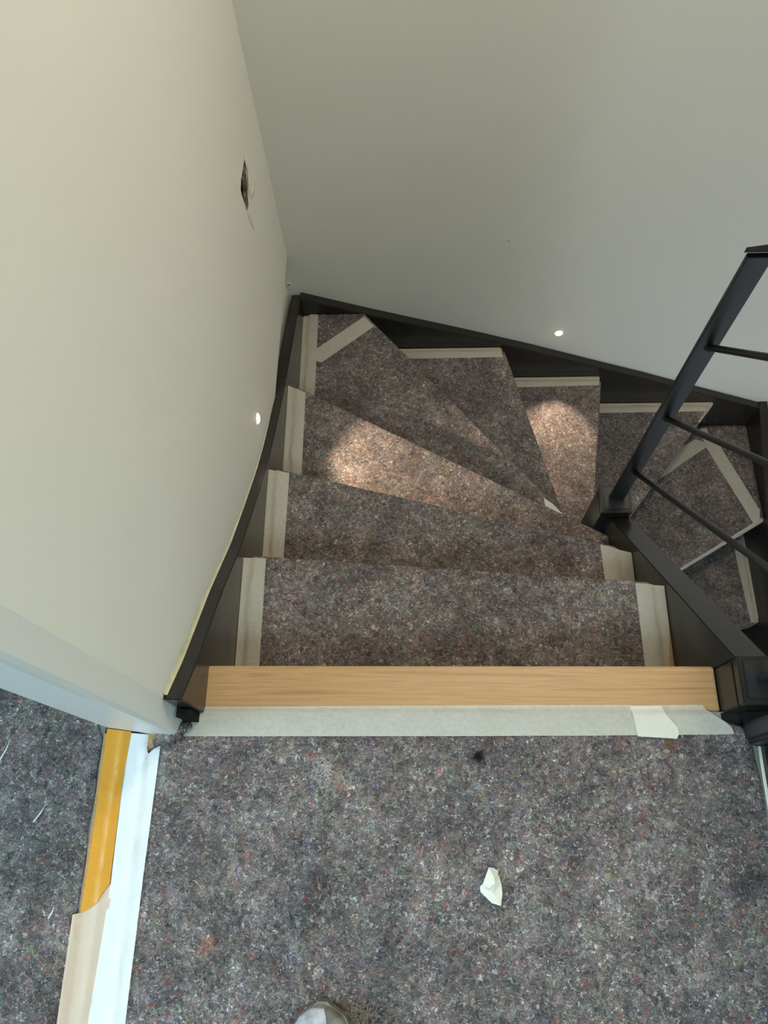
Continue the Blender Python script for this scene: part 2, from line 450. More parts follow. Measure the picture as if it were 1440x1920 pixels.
def wall_x(name, x0, x1, y0, y1, z0, z1): return struct(box(name, x0, x1, y0, y1, z0, z1, PAINT))
wb = wall_x('wall_back', -0.53, 1.60, 1.656, 1.80, ZL, 2.5)
# left wall: base wall set back, plaster panel in front of it above the stringer
wl = struct(box('wall_left', -0.53, -0.47, 0.204, 1.656, ZL, 2.5, RUBBLE))
def top_left(y):                              # top edge of the left stringer
    pts = [(0.10, 0.235), (0.199, 0.149), (0.275, 0.078), (0.431, -0.045), (0.576, -0.175), (0.686, -0.258), (0.84, -0.368), (0.957, -0.436), (1.204, -0.556), (1.644, -0.725), (1.70, -0.75)]
    for (a, za), (b, zb) in zip(pts, pts[1:]):
        if a <= y <= b: return za + (zb - za) * (y - a) / (b - a)
    return pts[-1][1] if y > 1 else pts[0][1]
# panel outline in (y,z), with the knocked-out hole
hole = [(1.444, 0.030), (1.440, 0.012), (1.424, -0.004), (1.398, -0.028), (1.381, -0.046), (1.352, -0.036), (1.354, -0.018), (1.349, 0.012), (1.351, 0.033), (1.376, 0.038), (1.41, 0.034)]
def panel_x(y): return -0.3905 + (y - 0.2) / 1.456 * 0.012
outl = [(0.203, 2.5)]
for i in range(21):
    y = 0.203 + (1.155 - 0.203) * i / 20; outl.append((y, top_left(y) - 0.001))
outl += [(1.40, -0.537), (1.656, -0.540), (1.656, 2.5)]
bm = bmesh.new()
ov = [bm.verts.new((0, y, z)) for y, z in outl]; hv = [bm.verts.new((0, y, z)) for y, z in hole]
es = [bm.edges.new((ov[i], ov[(i + 1) % len(ov)])) for i in range(len(ov))] + [bm.edges.new((hv[i], hv[(i + 1) % len(hv)])) for i in range(len(hv))]
bmesh.ops.triangle_fill(bm, use_beauty=True, edges=es)
for f in [f for f in bm.faces if sd_poly(hole, f.calc_center_median().y, f.calc_center_median().z) > 0]: bm.faces.remove(f)
for v in bm.verts: v.co.x = panel_x(v.co.y)
r = bmesh.ops.extrude_face_region(bm, geom=bm.faces[:])['geom']
for g in r:
    if isinstance(g, bmesh.types.BMVert): g.co.x -= 0.011
for q in bm.faces:
    c = q.calc_center_median(); q.normal_update()
    if abs(q.normal.x) < 0.7 and abs(c.y - 1.397) < 0.055 and -0.06 < c.z < 0.05: q.material_index = 1
pan = from_bm('plaster_panel', bm, PAINT, wl)
pan.data.materials.append(RUBBLE)
# rear skin under the panel (the bluish recess beside the stringer) and masonry behind the hole
bm = bmesh.new()
bm_prism(bm, [(0.203, ZL), (1.656, ZL), (1.656, -0.45), (1.05, -0.40), (0.203, 0.05)], -0.47, -0.4035, 'x')
from_bm('recessed_plaster', bm, PAINT, wl)
bm = bmesh.new(); rnd = random.Random(4)
for i in range(26):
    y = rnd.uniform(1.33, 1.46); z = rnd.uniform(-0.06, 0.05); s = rnd.uniform(0.008, 0.02)
    q = bmesh.ops.create_icosphere(bm, subdivisions=1, radius=s, matrix=Matrix.Translation((-0.452 + rnd.uniform(-.014, .012), y, z)))
    for v in q['verts']: v.co += Vector((rnd.uniform(-1, 1), rnd.uniform(-1, 1), rnd.uniform(-1, 1))) * s * 0.4
from_bm('masonry_rubble', bm, RUBBLE, wl)['kind'] = 'stuff'
# torn paint and filler ridge on the right side of the hole
bm = bmesh.new()
def flap(pts):
    vs = [bm.verts.new((panel_x(y) + h, y, z)) for y, z, h in pts]; c = Vector((0, 0, 0))
    for v in vs: c += v.co
    c /= len(vs); cv = bm.verts.new(c + Vector((0.004, 0, 0)))
    for i in range(len(vs)): bm.faces.new((vs[i], vs[(i + 1) % len(vs)], cv))
flap([(1.444, 0.03, .0006), (1.462, 0.045, .0006), (1.468, 0.01, .0006), (1.452, -0.008, .001), (1.438, 0.006, .002)])
flap([(1.425, -0.004, .003), (1.455, -0.005, .0006), (1.472, -0.035, .0006), (1.45, -0.05, .001), (1.42, -0.04, .003), (1.400, -0.028, .002)])
flap([(1.45, -0.04, .0005), (1.476, -0.06, .0005), (1.468, -0.085, .0005), (1.43, -0.075, .0005), (1.405, -0.05, .001)])
flap([(1.352, -0.036, .0006), (1.381, -0.046, .001), (1.385, -0.09, .0005), (1.372, -0.12, .0005), (1.358, -0.085, .0005)])
from_bm('torn_filler', bm, plain('chalky_filler', (0.70, 0.67, 0.56), 0.85, 0.2, 60, 0.06, 0.4, 90), wl)
# yellowed sealant line between panel and stringer
bm = bmesh.new(); prev = None
for i in range(60):
    t = i / 59; y = 0.207 + (1.15 - 0.207) * t; wd = (0.0105 * (1 - t) ** 1.3 + 0.0016) * (1 + 0.55 * noise.noise(Vector((y * 30, 0, 2))))
    z = top_left(y); x = panel_x(y)
    cur = [bm.verts.new((x + 0.0002, y + 0.2 * wd, z + wd * 1.25)), bm.verts.new((x + 0.0016, y, z + wd * 0.5)), bm.verts.new((x + 0.0045 * (1 - t) + .001, y, z + 0.0012))]
    if prev:
        for k in (0, 1): bm.faces.new((prev[k], cur[k], cur[k + 1], prev[k + 1]))
    prev = cur
from_bm('sealant_bead', bm, CAULK, wl, smooth=True)
# end of the wall: painted jamb of the doorway to the side room
jamb = struct(prism('door_1', [(-0.524, 0.174), (-0.408, 0.159), (-0.3995, 0.160), (-0.3950, 0.165), (-0.3908, 0.203), (-0.524, 0.203)], 0.006, 2.5, WHITE))
wlf = wall_x('wall_left_near', -0.53, -0.43, -2.6, -0.95, -0.24, 2.5)
lin = wall_x('wall_left_lintel', -0.53, -0.43, -0.95, 0.159, 2.08, 2.5)
# far shell with windows
def wall_with_opening(name, axis, c0, c1, a0, a1, z0, z1, o0, o1, oz0, oz1):
    bm = bmesh.new()
    for (p, q, r, s) in ((a0, o0, z0, z1), (o1, a1, z0, z1), (o0, o1, z0, oz0), (o0, o1, oz1, z1)):
        if axis == 'y': bm_box(bm, p, q, c0, c1, r, s)
        else: bm_box(bm, c0, c1, p, q, r, s)
    return struct(from_bm(name, bm, PAINT))
wall_with_opening('wall_rear', 'y', -2.72, -2.6, -3.12, 1.60, -0.24, 2.5, -0.2, 1.3, 0.9, 2.2)
wall_with_opening('wall_side_room', 'x', -3.12, -3.0, -2.6, 1.80, -0.24, 2.5, -1.00, 0.60, 0.85, 2.15)
wall_with_opening('wall_right', 'x', 1.445, 1.60, -2.6, 1.656, ZL, 2.5, -0.60, 1.10, 0.65, 2.05)
wall_x('wall_side_room_end', -3.0, -0.53, 1.70, 1.80, -0.24, 2.5)
bm = bmesh.new()
for q in ((-3.12, -0.30, -2.72, 1.80), (0.80, 1.60, -2.72, 1.80), (-0.30, 0.80, -2.72, -1.90), (-0.30, 0.80, -0.80, 1.80)): bm_box(bm, *q, 2.5, 2.62)
struct(from_bm('ceiling', bm, CEIL))
def window(name, axis, c, o0, o1, z0, z1):
    e = struct(empty(name))
    bm = bmesh.new(); t = 0.05
    for (p, q, r, s) in ((o0, o0 + t, z0, z1), (o1 - t, o1, z0, z1), (o0, o1, z0, z0 + t), (o0, o1, z1 - t, z1), ((o0 + o1) / 2 - .02, (o0 + o1) / 2 + .02, z0, z1)):
        if axis == 'y': bm_box(bm, p, q, c - .03, c + .03, r, s)
        else: bm_box(bm, c - .03, c + .03, p, q, r, s)
    from_bm('window_frame', bm, WHITE, e)
    if axis == 'y': box('pane', o0 + t, o1 - t, c - .004, c + .004, z0 + t, z1 - t, GLASS, e)
    else: box('pane', c - .004, c + .004, o0 + t, o1 - t, z0 + t, z1 - t, GLASS, e)
e = struct(empty('window_3'))
bm = bmesh.new()
for q in ((-0.30, -0.25, -1.90, -0.80), (0.75, 0.80, -1.90, -0.80), (-0.25, 0.75, -1.90, -1.85), (-0.25, 0.75, -0.85, -0.80)): bm_box(bm, *q, 2.53, 2.59)
from_bm('window_frame', bm, WHITE, e)
box('pane', -0.25, 0.75, -1.85, -0.85, 2.55, 2.558, GLASS, e)
window('window_4', 'x', 1.55, -0.60, 1.10, 0.65, 2.05)
window('window_1', 'y', -2.64, -0.2, 1.3, 0.9, 2.2)
window('window_2', 'x', -3.04, -1.00, 0.60, 0.85, 2.15)

# ------------------------------------------------------------------ staircase
st = empty('staircase', (0.3, 0.9, ZL))
tag(st, 'black winder staircase with beech treads turning right down from landing', 'staircase')
RZ = 0.2; TT = 0.04
# landing nosing board
box('landing_nosing', -0.366, 0.5215, 0.205, 0.2825, -0.04, 0.0, WOOD, st, 0.0025)
box('landing_trimmer', 0.5216, 0.571, 0.172, 0.2028, -0.2, 0.0012, BLACK, st)
TREADS = {
 1: ([(-.36, .25), (.522, .25), (.522, .49), (-.36, .555)], [((.522, .49), (-.36, .555))]),
 2: ([(-.36, .525), (.522, .46), (.522, .634), (-.36, .86)], [((.522, .634), (-.36, .86))]),
 3: ([(-.36, .83), (.522, .604), (.522, .746), (-.36, 1.23)], [((.522, .746), (-.36, 1.23))]),
 4: ([(-.36, 1.197), (.494, .728), (.494, .842), (-.16, 1.625), (-.36, 1.625)], [((.494, .842), (-.16, 1.625))]),
 5: ([(-.205, 1.625), (.494, .79), (.494, .873), (.512, .873), (.323, 1.625)], [((.512, .873), (.323, 1.625))]),
 6: ([(.292, 1.625), (.481, .873), (.605, .873), (.715, 1.625)], [((.605, .873), (.715, 1.625))]),
 7: ([(.684, 1.625), (.578, .873), (.578, .830), (1.206, 1.625)], [((.578, .830), (1.206, 1.625))]),
 8: ([(1.168, 1.625), (.578, .873), (.578, .713), (1.41, 1.20), (1.41, 1.625)], [((.578, .713), (1.41, 1.20))]),
 9: ([(1.41, 1.235), (.578, .748), (.578, .60), (1.41, .83)], [((.578, .60), (1.41, .83))]),
 10: ([(1.41, .86), (.578, .63), (.578, .44), (1.41, .50)], [((.578, .44), (1.41, .50))]),
 11: ([(1.41, .53), (.578, .47), (.578, .20), (1.41, .22)], [((.578, .20), (1.41, .22))]),
 12: ([(1.41, .25), (.578, .23), (.578, -.05), (1.41, -.05)], [((.578, -.05), (1.41, -.05))]),
}
for k, (poly, front) in TREADS.items():
    prism('tread', poly, -RZ * k - TT, -RZ * k, WOOD, st, 0.003)
# risers, set back under each nosing
def riser(a, b, ztop, zbot, back):
    a = Vector(a); b = Vector(b); d = (b - a).normalized(); n = Vector(back).normalized()
    p = [a + n * 0.030, b + n * 0.030, b + n * 0.044, a + n * 0.044]
    prism('riser', [tuple(q) for q in p], zbot, ztop, RISER, st)
riser((-.36, .2825), (.52, .2825), -0.0402, -0.1998, (0, -1))
backs = {1: (-.07, -1), 2: (-.25, -1), 3: (-.5, -.9), 4: (-.77, -.64), 5: (-.97, -.24), 6: (-.99, .14), 7: (-.78, .62), 8: (-.5, .86), 9: (-.27, .96), 10: (-.07, 1), 11: (0, 1), 12: (0, 1)}
for k, (poly, front) in TREADS.items():
    a, b = Vector(front[0][0]), Vector(front[0][1]); d = (b - a).normalized()
    riser(a + d * 0.03, b - d * 0.03, -RZ * k - TT - .0002, -RZ * (k + 1) + .0002, backs[k])
# outer stringers
def stringer(name, prof, c0, c1, axis): return prism(name, prof, c0, c1, BLACK, st, 0.0018, axis)
ys = [0.199 + (1.655 - 0.199) * i / 24 for i in range(25)]
prof = [(y, top_left(y)) for y in ys] + [(1.655, -1.05), (1.2, -0.90), (0.6, -0.52), (0.25, -0.27), (0.199, -0.22)]
stringer('outer_stringer', prof, -0.3905, -0.3600, 'x')
tb = [(-0.36, -0.715), (-0.14, -0.803), (0.19, -0.928), (0.44, -1.028), (0.72, -1.150), (0.87, -1.213), (1.10, -1.318), (1.41, -1.455)]
stringer('outer_stringer', tb + [(1.41, -1.98), (0.9, -1.62), (0.3, -1.32), (-0.36, -1.12)], 1.625, 1.6555, 'y')
stringer('outer_stringer', [(1.625, -1.455), (1.655, -1.45), (1.655, -2.0), (0.9, -2.15), (0.3, -2.58), (-.2, -2.595), (-.2, -2.3), (0.3, -1.98), (0.85, -1.66), (1.15, -1.58), (1.45, -1.50)], 1.4105, 1.4445, 'x')
# inner string of the upper flight, and the lower one below it
sl = -1.285
def zs(y): return -0.156 + sl * (y - 0.472)
stringer('inner_string', [(0.279, zs(0.279)), (0.795, zs(0.795)), (0.795, -0.98), (0.279, -0.38)], 0.5225, 0.5770, 'x')
stringer('inner_string', [(0.789, -1.30), (0.789, -1.75), (0.20, -2.40), (0.20, -2.02)], 0.530, 0.5770, 'x')
# newels: shaft, shadow groove, cap with chamfer
def newel(x0, x1, y0, y1, ztop, zbot):
    e = box('newel_post', x0, x1, y0, y1, zbot, ztop - 0.030, BLACK, st, 0.002)
    box('newel_neck', x0 + .004, x1 - .004, y0 + .004, y1 - .004, ztop - 0.0305, ztop - 0.024, IRON, e)
    bm = bmesh.new(); bm_box(bm, x0 - .001, x1 + .001, y0 - .001, y1 + .001, ztop - 0.0245, ztop - .004)
    bmesh.ops.bevel(bm, geom=bm.edges[:], offset=0.0025, segments=2, affect='EDGES')
    from_bm('newel_cap', bm, BLACK, e)
    box('cap_plate', x0 + .007, x1 - .007, y0 + .007, y1 - .007, ztop - 0.0045, ztop, IRON, e, 0.0012)
    for v in e.children: v.matrix_parent_inverse = Matrix.Translation(-Vector(e.location))
    return e
newel(0.4975, 0.5755, 0.7935, 0.8700, -0.530, ZL)
newel(0.5235, 0.6000, 0.2030, 0.2780, 0.104, -0.42)

# ------------------------------------------------------------------ railing of the upper flight
rl = empty('stair_railing', (0.54, 0.54, -0.53))
tag(rl, 'black flat bar stair railing with round rods above the newel posts', 'railing')
PX0, PX1 = 0.517, 0.557; PY0, PY1 = 0.829, 0.839; NY0, NY1 = 0.236, 0.246; NX0, NX1 = 0.547, 0.587
def ztop(y, z0=0.405): return z0 + sl * (y - 0.834)
def quadbar(name, prof, c0, c1): return prism(name, prof, c0, c1, IRON, rl, 0.0012, 'x')
# far post and near post (flat bars, broad side facing the camera side)
prism('railing_post', [(PX0, PY0), (PX1, PY0), (PX1 + .001, PY1), (PX0 + .001, PY1)], -0.530, ztop(PY1), IRON, rl, 0.001)
prism('railing_post', [(NX0, NY0), (NX1, NY0), (NX1, NY1), (NX0, NY1)], 0.104, ztop(NY1), IRON, rl, 0.001)
# handrail: flat bar following the flight
bm = bmesh.new(); L0 = (PX0 - .002, PX1 + .002); L1 = (NX0 - .002, NX1 + .002); vs = []
for (xs_, y) in ((L0, PY1 + .003), (L1, NY0 - .003)):
    for x, dz in ((xs_[0], 0), (xs_[1], 0), (xs_[1], 0.012), (xs_[0], 0.012)): vs.append(bm.verts.new((x, y, ztop(y) + dz)))
for i in range(4): bm.faces.new((vs[i], vs[(i + 1) % 4], vs[4 + (i + 1) % 4], vs[4 + i]))
bm.faces.new(vs[:4][::-1]); bm.faces.new(vs[4:])
from_bm('handrail', bm, IRON, rl)
for z in (-0.366, -0.103, 0.158):
    a = (0.540, PY0 + .001, z); b = (0.567, NY1 - .001, z + sl * (NY1 - PY0))
    tube('rail_rod', a, b, 0.0062, IRON, rl)
    A = Vector(a); D = (Vector(b) - A).normalized()
    tube('rod_collar', A, A + D * 0.006, 0.0085, IRON, rl)

# ------------------------------------------------------------------ landing guard: end post bracket, glass pane
gg = empty('glass_guard', (0.58, -0.3, 0))
tag(gg, 'clear glass guard panel with cream strip along right landing edge', 'guard')
box('end_post', 0.553, 0.606, 0.150, 0.186, -0.20, 1.02, IRON, gg, 0.0025)
box('clamp_plate', 0.548, 0.5535, 0.158, 0.180, -0.06, 1.0, IRON, gg, 0.001)
box('end_post_spacer', 0.556, 0.600, 0.186, 0.2028, -0.15, 0.02, IRON, gg, 0.001)
box('pane', 0.5775, 0.5855, -1.0, 0.150, -0.10, 1.0, GLASS, gg)
box('sealing_strip', 0.5722, 0.5772, -1.0, 0.149, -0.06, 0.006, CREAM, gg, 0.0008)
box('handrail', 0.562, 0.602, -1.0, 0.186, 1.0205, 1.035, IRON, gg, 0.002)

# ------------------------------------------------------------------ recessed LED step lights
def led(loc, axis, label):
    e = empty('step_light', loc); tag(e, label, 'light', 'recessed step lights in the stair walls')
    d = Vector((1, 0, 0)) if axis == 'x' else Vector((0, -1, 0)); p = Vector(loc)
    bm = bmesh.new(); n = 24; u = Vector((0, 1, 0)) if axis == 'x' else Vector((1, 0, 0)); v = Vector((0, 0, 1))
    rings = []
    for rr, dd in ((0.0150, 0.0), (0.0150, 0.0016), (0.0124, 0.0016), (0.0118, 0.0004)):
        rings.append([bm.verts.new(p + d * dd + (u * math.cos(2 * math.pi * i / n) + v * math.sin(2 * math.pi * i / n)) * rr) for i in range(n)])
    for a, b in zip(rings, rings[1:]):
        for i in range(n): bm.faces.new((a[i], a[(i + 1) % n], b[(i + 1) % n], b[i]))
    from_bm('bezel', bm, PAINT, e)
    bm = bmesh.new(); prev = None; m = 20; apex = bm.verts.new(p + d * 0.0055)
    for k in range(5):
        t = math.pi / 2 * k / 5; rr = 0.0118 * math.cos(t); hh = 0.0006 + 0.0049 * math.sin(t)
        cur = [bm.verts.new(p + d * hh + (u * math.cos(2 * math.pi * i / m) + v * math.sin(2 * math.pi * i / m)) * rr) for i in range(m)]
        if prev:
            for i in range(m): bm.faces.new((prev[i], prev[(i + 1) % m], cur[(i + 1) % m], cur[i]))
        prev = cur
    for i in range(m): bm.faces.new((prev[i], prev[(i + 1) % m], apex))
    from_bm('lens', bm, LEDM, e, True)
    l = bpy.data.lights.new('step_light_beam', 'SPOT'); l.energy = 17.0; l.color = (1.0, 0.78, 0.54); l.spot_size = R(56); l.spot_blend = 0.65; l.shadow_soft_size = 0.008
    o = bpy.data.objects.new('beam', l); COL.objects.link(o)
    o.location = p + d * 0.012
    o.rotation_euler = (d + Vector((0, 0, -0.72))).to_track_quat('-Z', 'Y').to_euler()
    under(o, e)
    return e
led((panel_x(0.971) + 0.0003, 0.971, -0.338), 'x', 'small round lit step light in left wall above stringer')
led((0.523, 1.6557, -0.964), 'y', 'small round lit step light in back wall above stringer')

# ceiling lamp above the stairwell
cl = empty('ceiling_lamp', (0.60, 1.28, 2.5)); tag(cl, 'round white ceiling lamp above the stairwell', 'lamp')
tube('lamp_base', (0.60, 1.28, 2.5), (0.60, 1.28, 2.47), 0.17, WHITE, cl, 32)
tube('lamp_shade', (0.60, 1.28, 2.4699), (0.60, 1.28, 2.43), 0.16, emit_mat('opal_glass', (1.0, 0.86, 0.66), 3.0), cl, 32)
l = bpy.data.lights.new('ceiling_lamp_light', 'AREA'); l.shape = 'DISK'; l.size = 0.32; l.energy = 25; l.color = (1.0, 0.88, 0.70)
o = bpy.data.objects.new('lamp_light', l); COL.objects.link(o); o.location = (0.60, 1.28, 2.425); under(o, cl)

# ------------------------------------------------------------------ felt sheets
def land_h(x, y):
    h = 0.0
    # soft rucks in the loose felt
    c = -0.155 + 0.020 * math.sin(y * 9) ; h += 0.009 * math.exp(-((x - c) / 0.016) ** 2) * sstep(0.16, 0.02, y)
    h += 0.003 * noise.noise(Vector((x * 5, y * 5, 1.7))) + 0.0015 * noise.noise(Vector((x * 13, y * 13, 5.2)))
    h = max(h, -0.0)
    edge = min(sstep(-0.425, -0.38, x), sstep(0.21, 0.165, y), sstep(0.566, 0.53, x))
    ruck = 0.016 * math.exp(-((x - 0.548) / 0.018) ** 2) * math.exp(-((y - 0.165) / 0.05) ** 2)
    return 0.0005 + h * edge + ruck
LAND = wavy([(-0.452, -1.0), (0.566, -1.0), (0.568, 0.10), (0.560, 0.155), (0.545, 0.178), (0.520, 0.190), (0.48, 0.196), (-0.395, 0.196), (-0.420, 0.158), (-0.452, 0.135)], (0, 1, 6, 9), 0.003, 3)
felt_sheet(LAND, [], 0.0, 'large grey speckled felt sheet covering the landing floor', 3, nfib=13000, step=0.010, relief=0.0010, hf=land_h, key='land')
SIDE = wavy([(-2.4, -1.0), (-0.538, -1.0), (-0.532, 0.158), (-0.60, 0.30), (-2.4, 1.2)], (1,), 0.003, 5)
def side_h(x, y): return 0.0005 + max(0, 0.004 * noise.noise(Vector((x * 5, y * 5, 9.7))) + 0.001) * sstep(-0.54, -0.60, x)
felt_sheet(SIDE, [], 0.0, 'grey speckled felt sheet on side room floor beyond the orange tape', 5, nfib=24000, step=0.03, relief=0.0010, hf=side_h, key='side')

def tread_felt(k, poly, front, edges, label, n=1500):
    p = wavy(poly, edges, 0.004, k * 1.7)
    felt_sheet(p, front, -RZ * k, label, 20 + k, 'felt sheets on the stair treads', nfib=n, key=k)
tread_felt(1, [(-.335, .26), (.490, .26), (.490, .4924), (-.335, .5532)], [((.490, .4924), (-.335, .5532))], (1, 3), 'felt sheet on the first tread below the wooden nosing board', 2600)
tread_felt(2, [(-.335, .535), (.482, .475), (.482, .6443), (-.335, .8536)], [((.482, .6443), (-.335, .8536))], (1, 3), 'felt sheet on the second tread below the wooden nosing board', 2600)
tread_felt(3, [(-.332, .835), (.5215, .622), (.5215, .7463), (-.332, 1.2146)], [((.5215, .7463), (-.332, 1.2146))], (3,), 'felt sheet on the third tread, lit by left wall light', 2600)
tread_felt(4, [(-.335, 1.20), (.494, .745), (.494, .842), (-.1595, 1.6245), (-.335, 1.6245)], [((.494, .842), (-.1595, 1.6245))], (4,), 'felt sheet on the corner tread with diagonal tape', 2600)
tread_felt(5, [(-.17, 1.603), (.487, .818), (.500, .9205), (.3285, 1.603)], [((.500, .9205), (.3285, 1.603))], (3,), 'felt sheet on the narrow wedge tread after the corner', 2000)
tread_felt(6, [(.306, 1.600), (.488, .878), (.6055, .8765), (.7113, 1.600)], [((.6055, .8765), (.7113, 1.600))], (3,), 'felt sheet on the wedge tread lit by back wall light', 2000)
tread_felt(7, [(.682, 1.600), (.585, .878), (.590, .8452), (1.1863, 1.600)], [((.590, .8452), (1.1863, 1.600))], (3,), 'felt sheet on the wedge tread behind the railing post', 1800)
tread_felt(8, [(1.155, 1.6245), (.60, .91), (.60, .7259), (1.4098, 1.1999), (1.4098, 1.6245)], [((.60, .7259), (1.4098, 1.1999))], (), 'felt sheet on the far right corner tread behind railing rods', 1800)
tread_felt(9, [(1.388, 1.21), (.60, .755), (.60, .6061), (1.388, .8239)], [((.60, .6061), (1.388, .8239))], (0,), 'felt sheet on lowest visible tread behind the inner string', 1400)

tread_felt(10, [(1.4098, .85), (.60, .64), (.60, .4416), (1.4098, .50)], [((.60, .4416), (1.4098, .50))], (), 'felt sheet on the tread hidden below the near newel', 300)
# bunched felt end at the foot of the wall corner
bm = bmesh.new(); rr = random.Random(8); prev = None
for i in range(15):
    t = i / 14; c = Vector((-0.440 + 0.062 * t, 0.147 + 0.030 * t + 0.004 * math.sin(t * 9), 0.010 + 0.016 * math.sin(t * 3.0)))
    rad = 0.0045 + 0.0095 * math.sin(math.pi * min(1, t * 1.05)) ; ring = []
    for j in range(9):
        a = 2 * math.pi * j / 9; q = rad * (1 + rr.uniform(-.35, .35))
        ring.append(bm.verts.new(c + Vector((-0.35 * q * math.cos(a), q * math.cos(a), q * math.sin(a)))))
    if prev:
        for j in range(9): bm.faces.new((prev[j], prev[(j + 1) % 9], ring[(j + 1) % 9], ring[j]))
    prev = ring
o = from_bm('felt_scrap', bm, FELT, None, True)
tag(o, 'dark bunched felt scrap tucked at the foot of the wall corner', 'felt scrap')
fibres(o, [(-0.445, 0.14), (-0.40, 0.15), (-0.372, 0.175), (-0.39, 0.185), (-0.43, 0.165)], 0.016, 250, 77)
# black block standing for the shade in the gap at the stringer end
bm = bmesh.new(); bm_box(bm, -0.3885, -0.366, 0.1835, 0.1985, 0.006, 0.072)
bmesh.ops.subdivide_edges(bm, edges=bm.edges[:], cuts=4, use_grid_fill=True)
for v in bm.verts: v.co += Vector((0.5, 1, 1)) * 0.0022 * noise.noise(v.co * 60)
tag(from_bm('gap_shade_block', bm, plain('gap_shade_black', (0.012, 0.012, 0.012), 0.9, 0.1), None, True), 'black block standing for shade in gap between wall end and left stringer', 'filler')

# ------------------------------------------------------------------ tapes
G = 'masking tape strips on the treads'
f = FELTS
tape_sheet([(-.359, .262), (-.308, .262), (-.310, .5505), (-.3595, .5545)], -.2, TAPE, 'masking tape along left edge of first tread below nosing board', 1, [f[1]], group=G)
tape_sheet([(.461, .262), (.507, .262), (.511, .33), (.520, .40), (.521, .4895), (.461, .4940)], -.2, TAPE, 'masking tape along right edge of first tread below nosing board', 2, [f[1]], wr=.0018, group=G)
tape_sheet([(-.3595, .54), (-.308, .54), (-.305, .846), (-.3595, .8595)], -.4, TAPE, 'masking tape along left edge of second tread below nosing board', 3, [f[2]], group=G)
tape_sheet([(.452, .49), (.521, .49), (.521, .56), (.5205, .6335), (.448, .6525)], -.4, TAPE, 'masking tape along right edge of second tread beside inner string', 4, [f[2]], group=G)
tape_sheet([(-.3595, .85), (-.305, .85), (-.306, 1.1995), (-.3595, 1.2285)], -.6, TAPE, 'masking tape along left edge of third tread', 5, [f[3]], group=G)
tape_sheet([(-.3595, 1.23), (-.308, 1.21), (-.308, 1.60), (-.309, 1.622), (-.330, 1.6245), (-.3595, 1.618)], -.8, TAPE, 'masking tape along left edge of corner tread', 6, [f[4]], group=G)
tape_sheet([(-.336, 1.444), (-.289, 1.433), (-.120, 1.5715), (-.154, 1.6115), (-.312, 1.484)], -.8, TAPE, 'diagonal masking tape strip across the corner tread', 7, [f[4]], lift=.0016, group=G)
tape_sheet([(-.17, 1.575), (.3275, 1.579), (.316, 1.6225), (-.185, 1.6195)], -1.0, TAPE, 'masking tape along back edge of wedge tread after the corner', 8, [f[5]], group=G)
tape_sheet([(.30, 1.575), (.7055, 1.582), (.7115, 1.6235), (.295, 1.6215)], -1.2, TAPE, 'masking tape along back edge of tread below back wall light', 9, [f[6]], group=G)
tape_sheet([(.70, 1.576), (1.166, 1.580), (1.203, 1.6235), (.705, 1.6215)], -1.4, TAPE, 'masking tape along back edge of tread behind railing post', 10, [f[7]], group=G)
tape_sheet([(1.163, 1.579), (1.180, 1.582), (1.203, 1.612), (1.2025, 1.6215), (1.131, 1.534), (1.136, 1.528)], -1.4, TAPE, 'small masking tape tab at nosing end of tread behind railing post', 11, [f[7]], lift=.0012, group=G)
tape_sheet([(1.02, 1.380), (1.047, 1.394), (1.115, 1.445), (1.239, 1.527), (1.230, 1.545), (1.190, 1.560), (1.12, 1.52), (1.05, 1.44)], -1.6, TAPE, 'upper masking tape on right corner tread, under tread edge', 12, [f[8]], lift=.0004, group=G)
tape_sheet([(1.364, 1.181), (1.392, 1.197), (1.400, 1.237), (1.284, 1.532), (1.255, 1.560), (1.243, 1.612), (1.217, 1.610), (1.226, 1.525)], -1.6, TAPE, 'long masking tape joining felt pieces on right corner tread', 13, [f[8]], lift=.0010, group=G)
# tape folded over the nosing of the right corner tread
bm = bmesh.new(); a = Vector((1.03, .978)); b = Vector((1.4045, 1.197)); d = (b - a).normalized(); nr = Vector((d.y, -d.x)); n = 40; prev = None
for i in range(n + 1):
    t = i / n; p = a.lerp(b, t); wd = 0.0015 + 0.006 * t + 0.0015 * noise.noise(Vector((t * 12, 1, 1)))
    z = -1.6 + FT + 0.0016
    cur = [bm.verts.new((*(p - nr * wd), z)), bm.verts.new((*(p + nr * 0.003), z - .0002)), bm.verts.new((*(p + nr * 0.0074), z - .005)), bm.verts.new((*(p + nr * 0.0078), z - 0.010 - 0.008 * t))]
    if prev:
        for k in range(3): bm.faces.new((prev[k], cur[k], cur[k + 1], prev[k + 1]))
    prev = cur
tag(from_bm('tape_strip', bm, TAPE, None, True), 'white tape folded over nosing of right corner tread', 'tape', G)
tape_sheet([(1.374, .826), (1.40, .828), (1.4095, .850), (1.4095, 1.088), (1.4095, 1.20), (1.359, 1.17), (1.359, 1.102)], -1.8, TAPE, 'masking tape along right edge of lowest visible tread', 14, [f[9]], group=G)
# small loose triangle of tape by the newel
bm = bmesh.new()
vs = [bm.verts.new(p) for p in ((.396, .948, -.7935), (.420, .929, -.7930), (.449, .893, -.7925), (.446, .850, -.792), (.400, .870, -.792))]
bm.faces.new(vs[::-1])
tag(from_bm('tape_scrap', bm, TAPE_W, None), 'tiny white tape triangle on tread near the far newel', 'tape scrap')

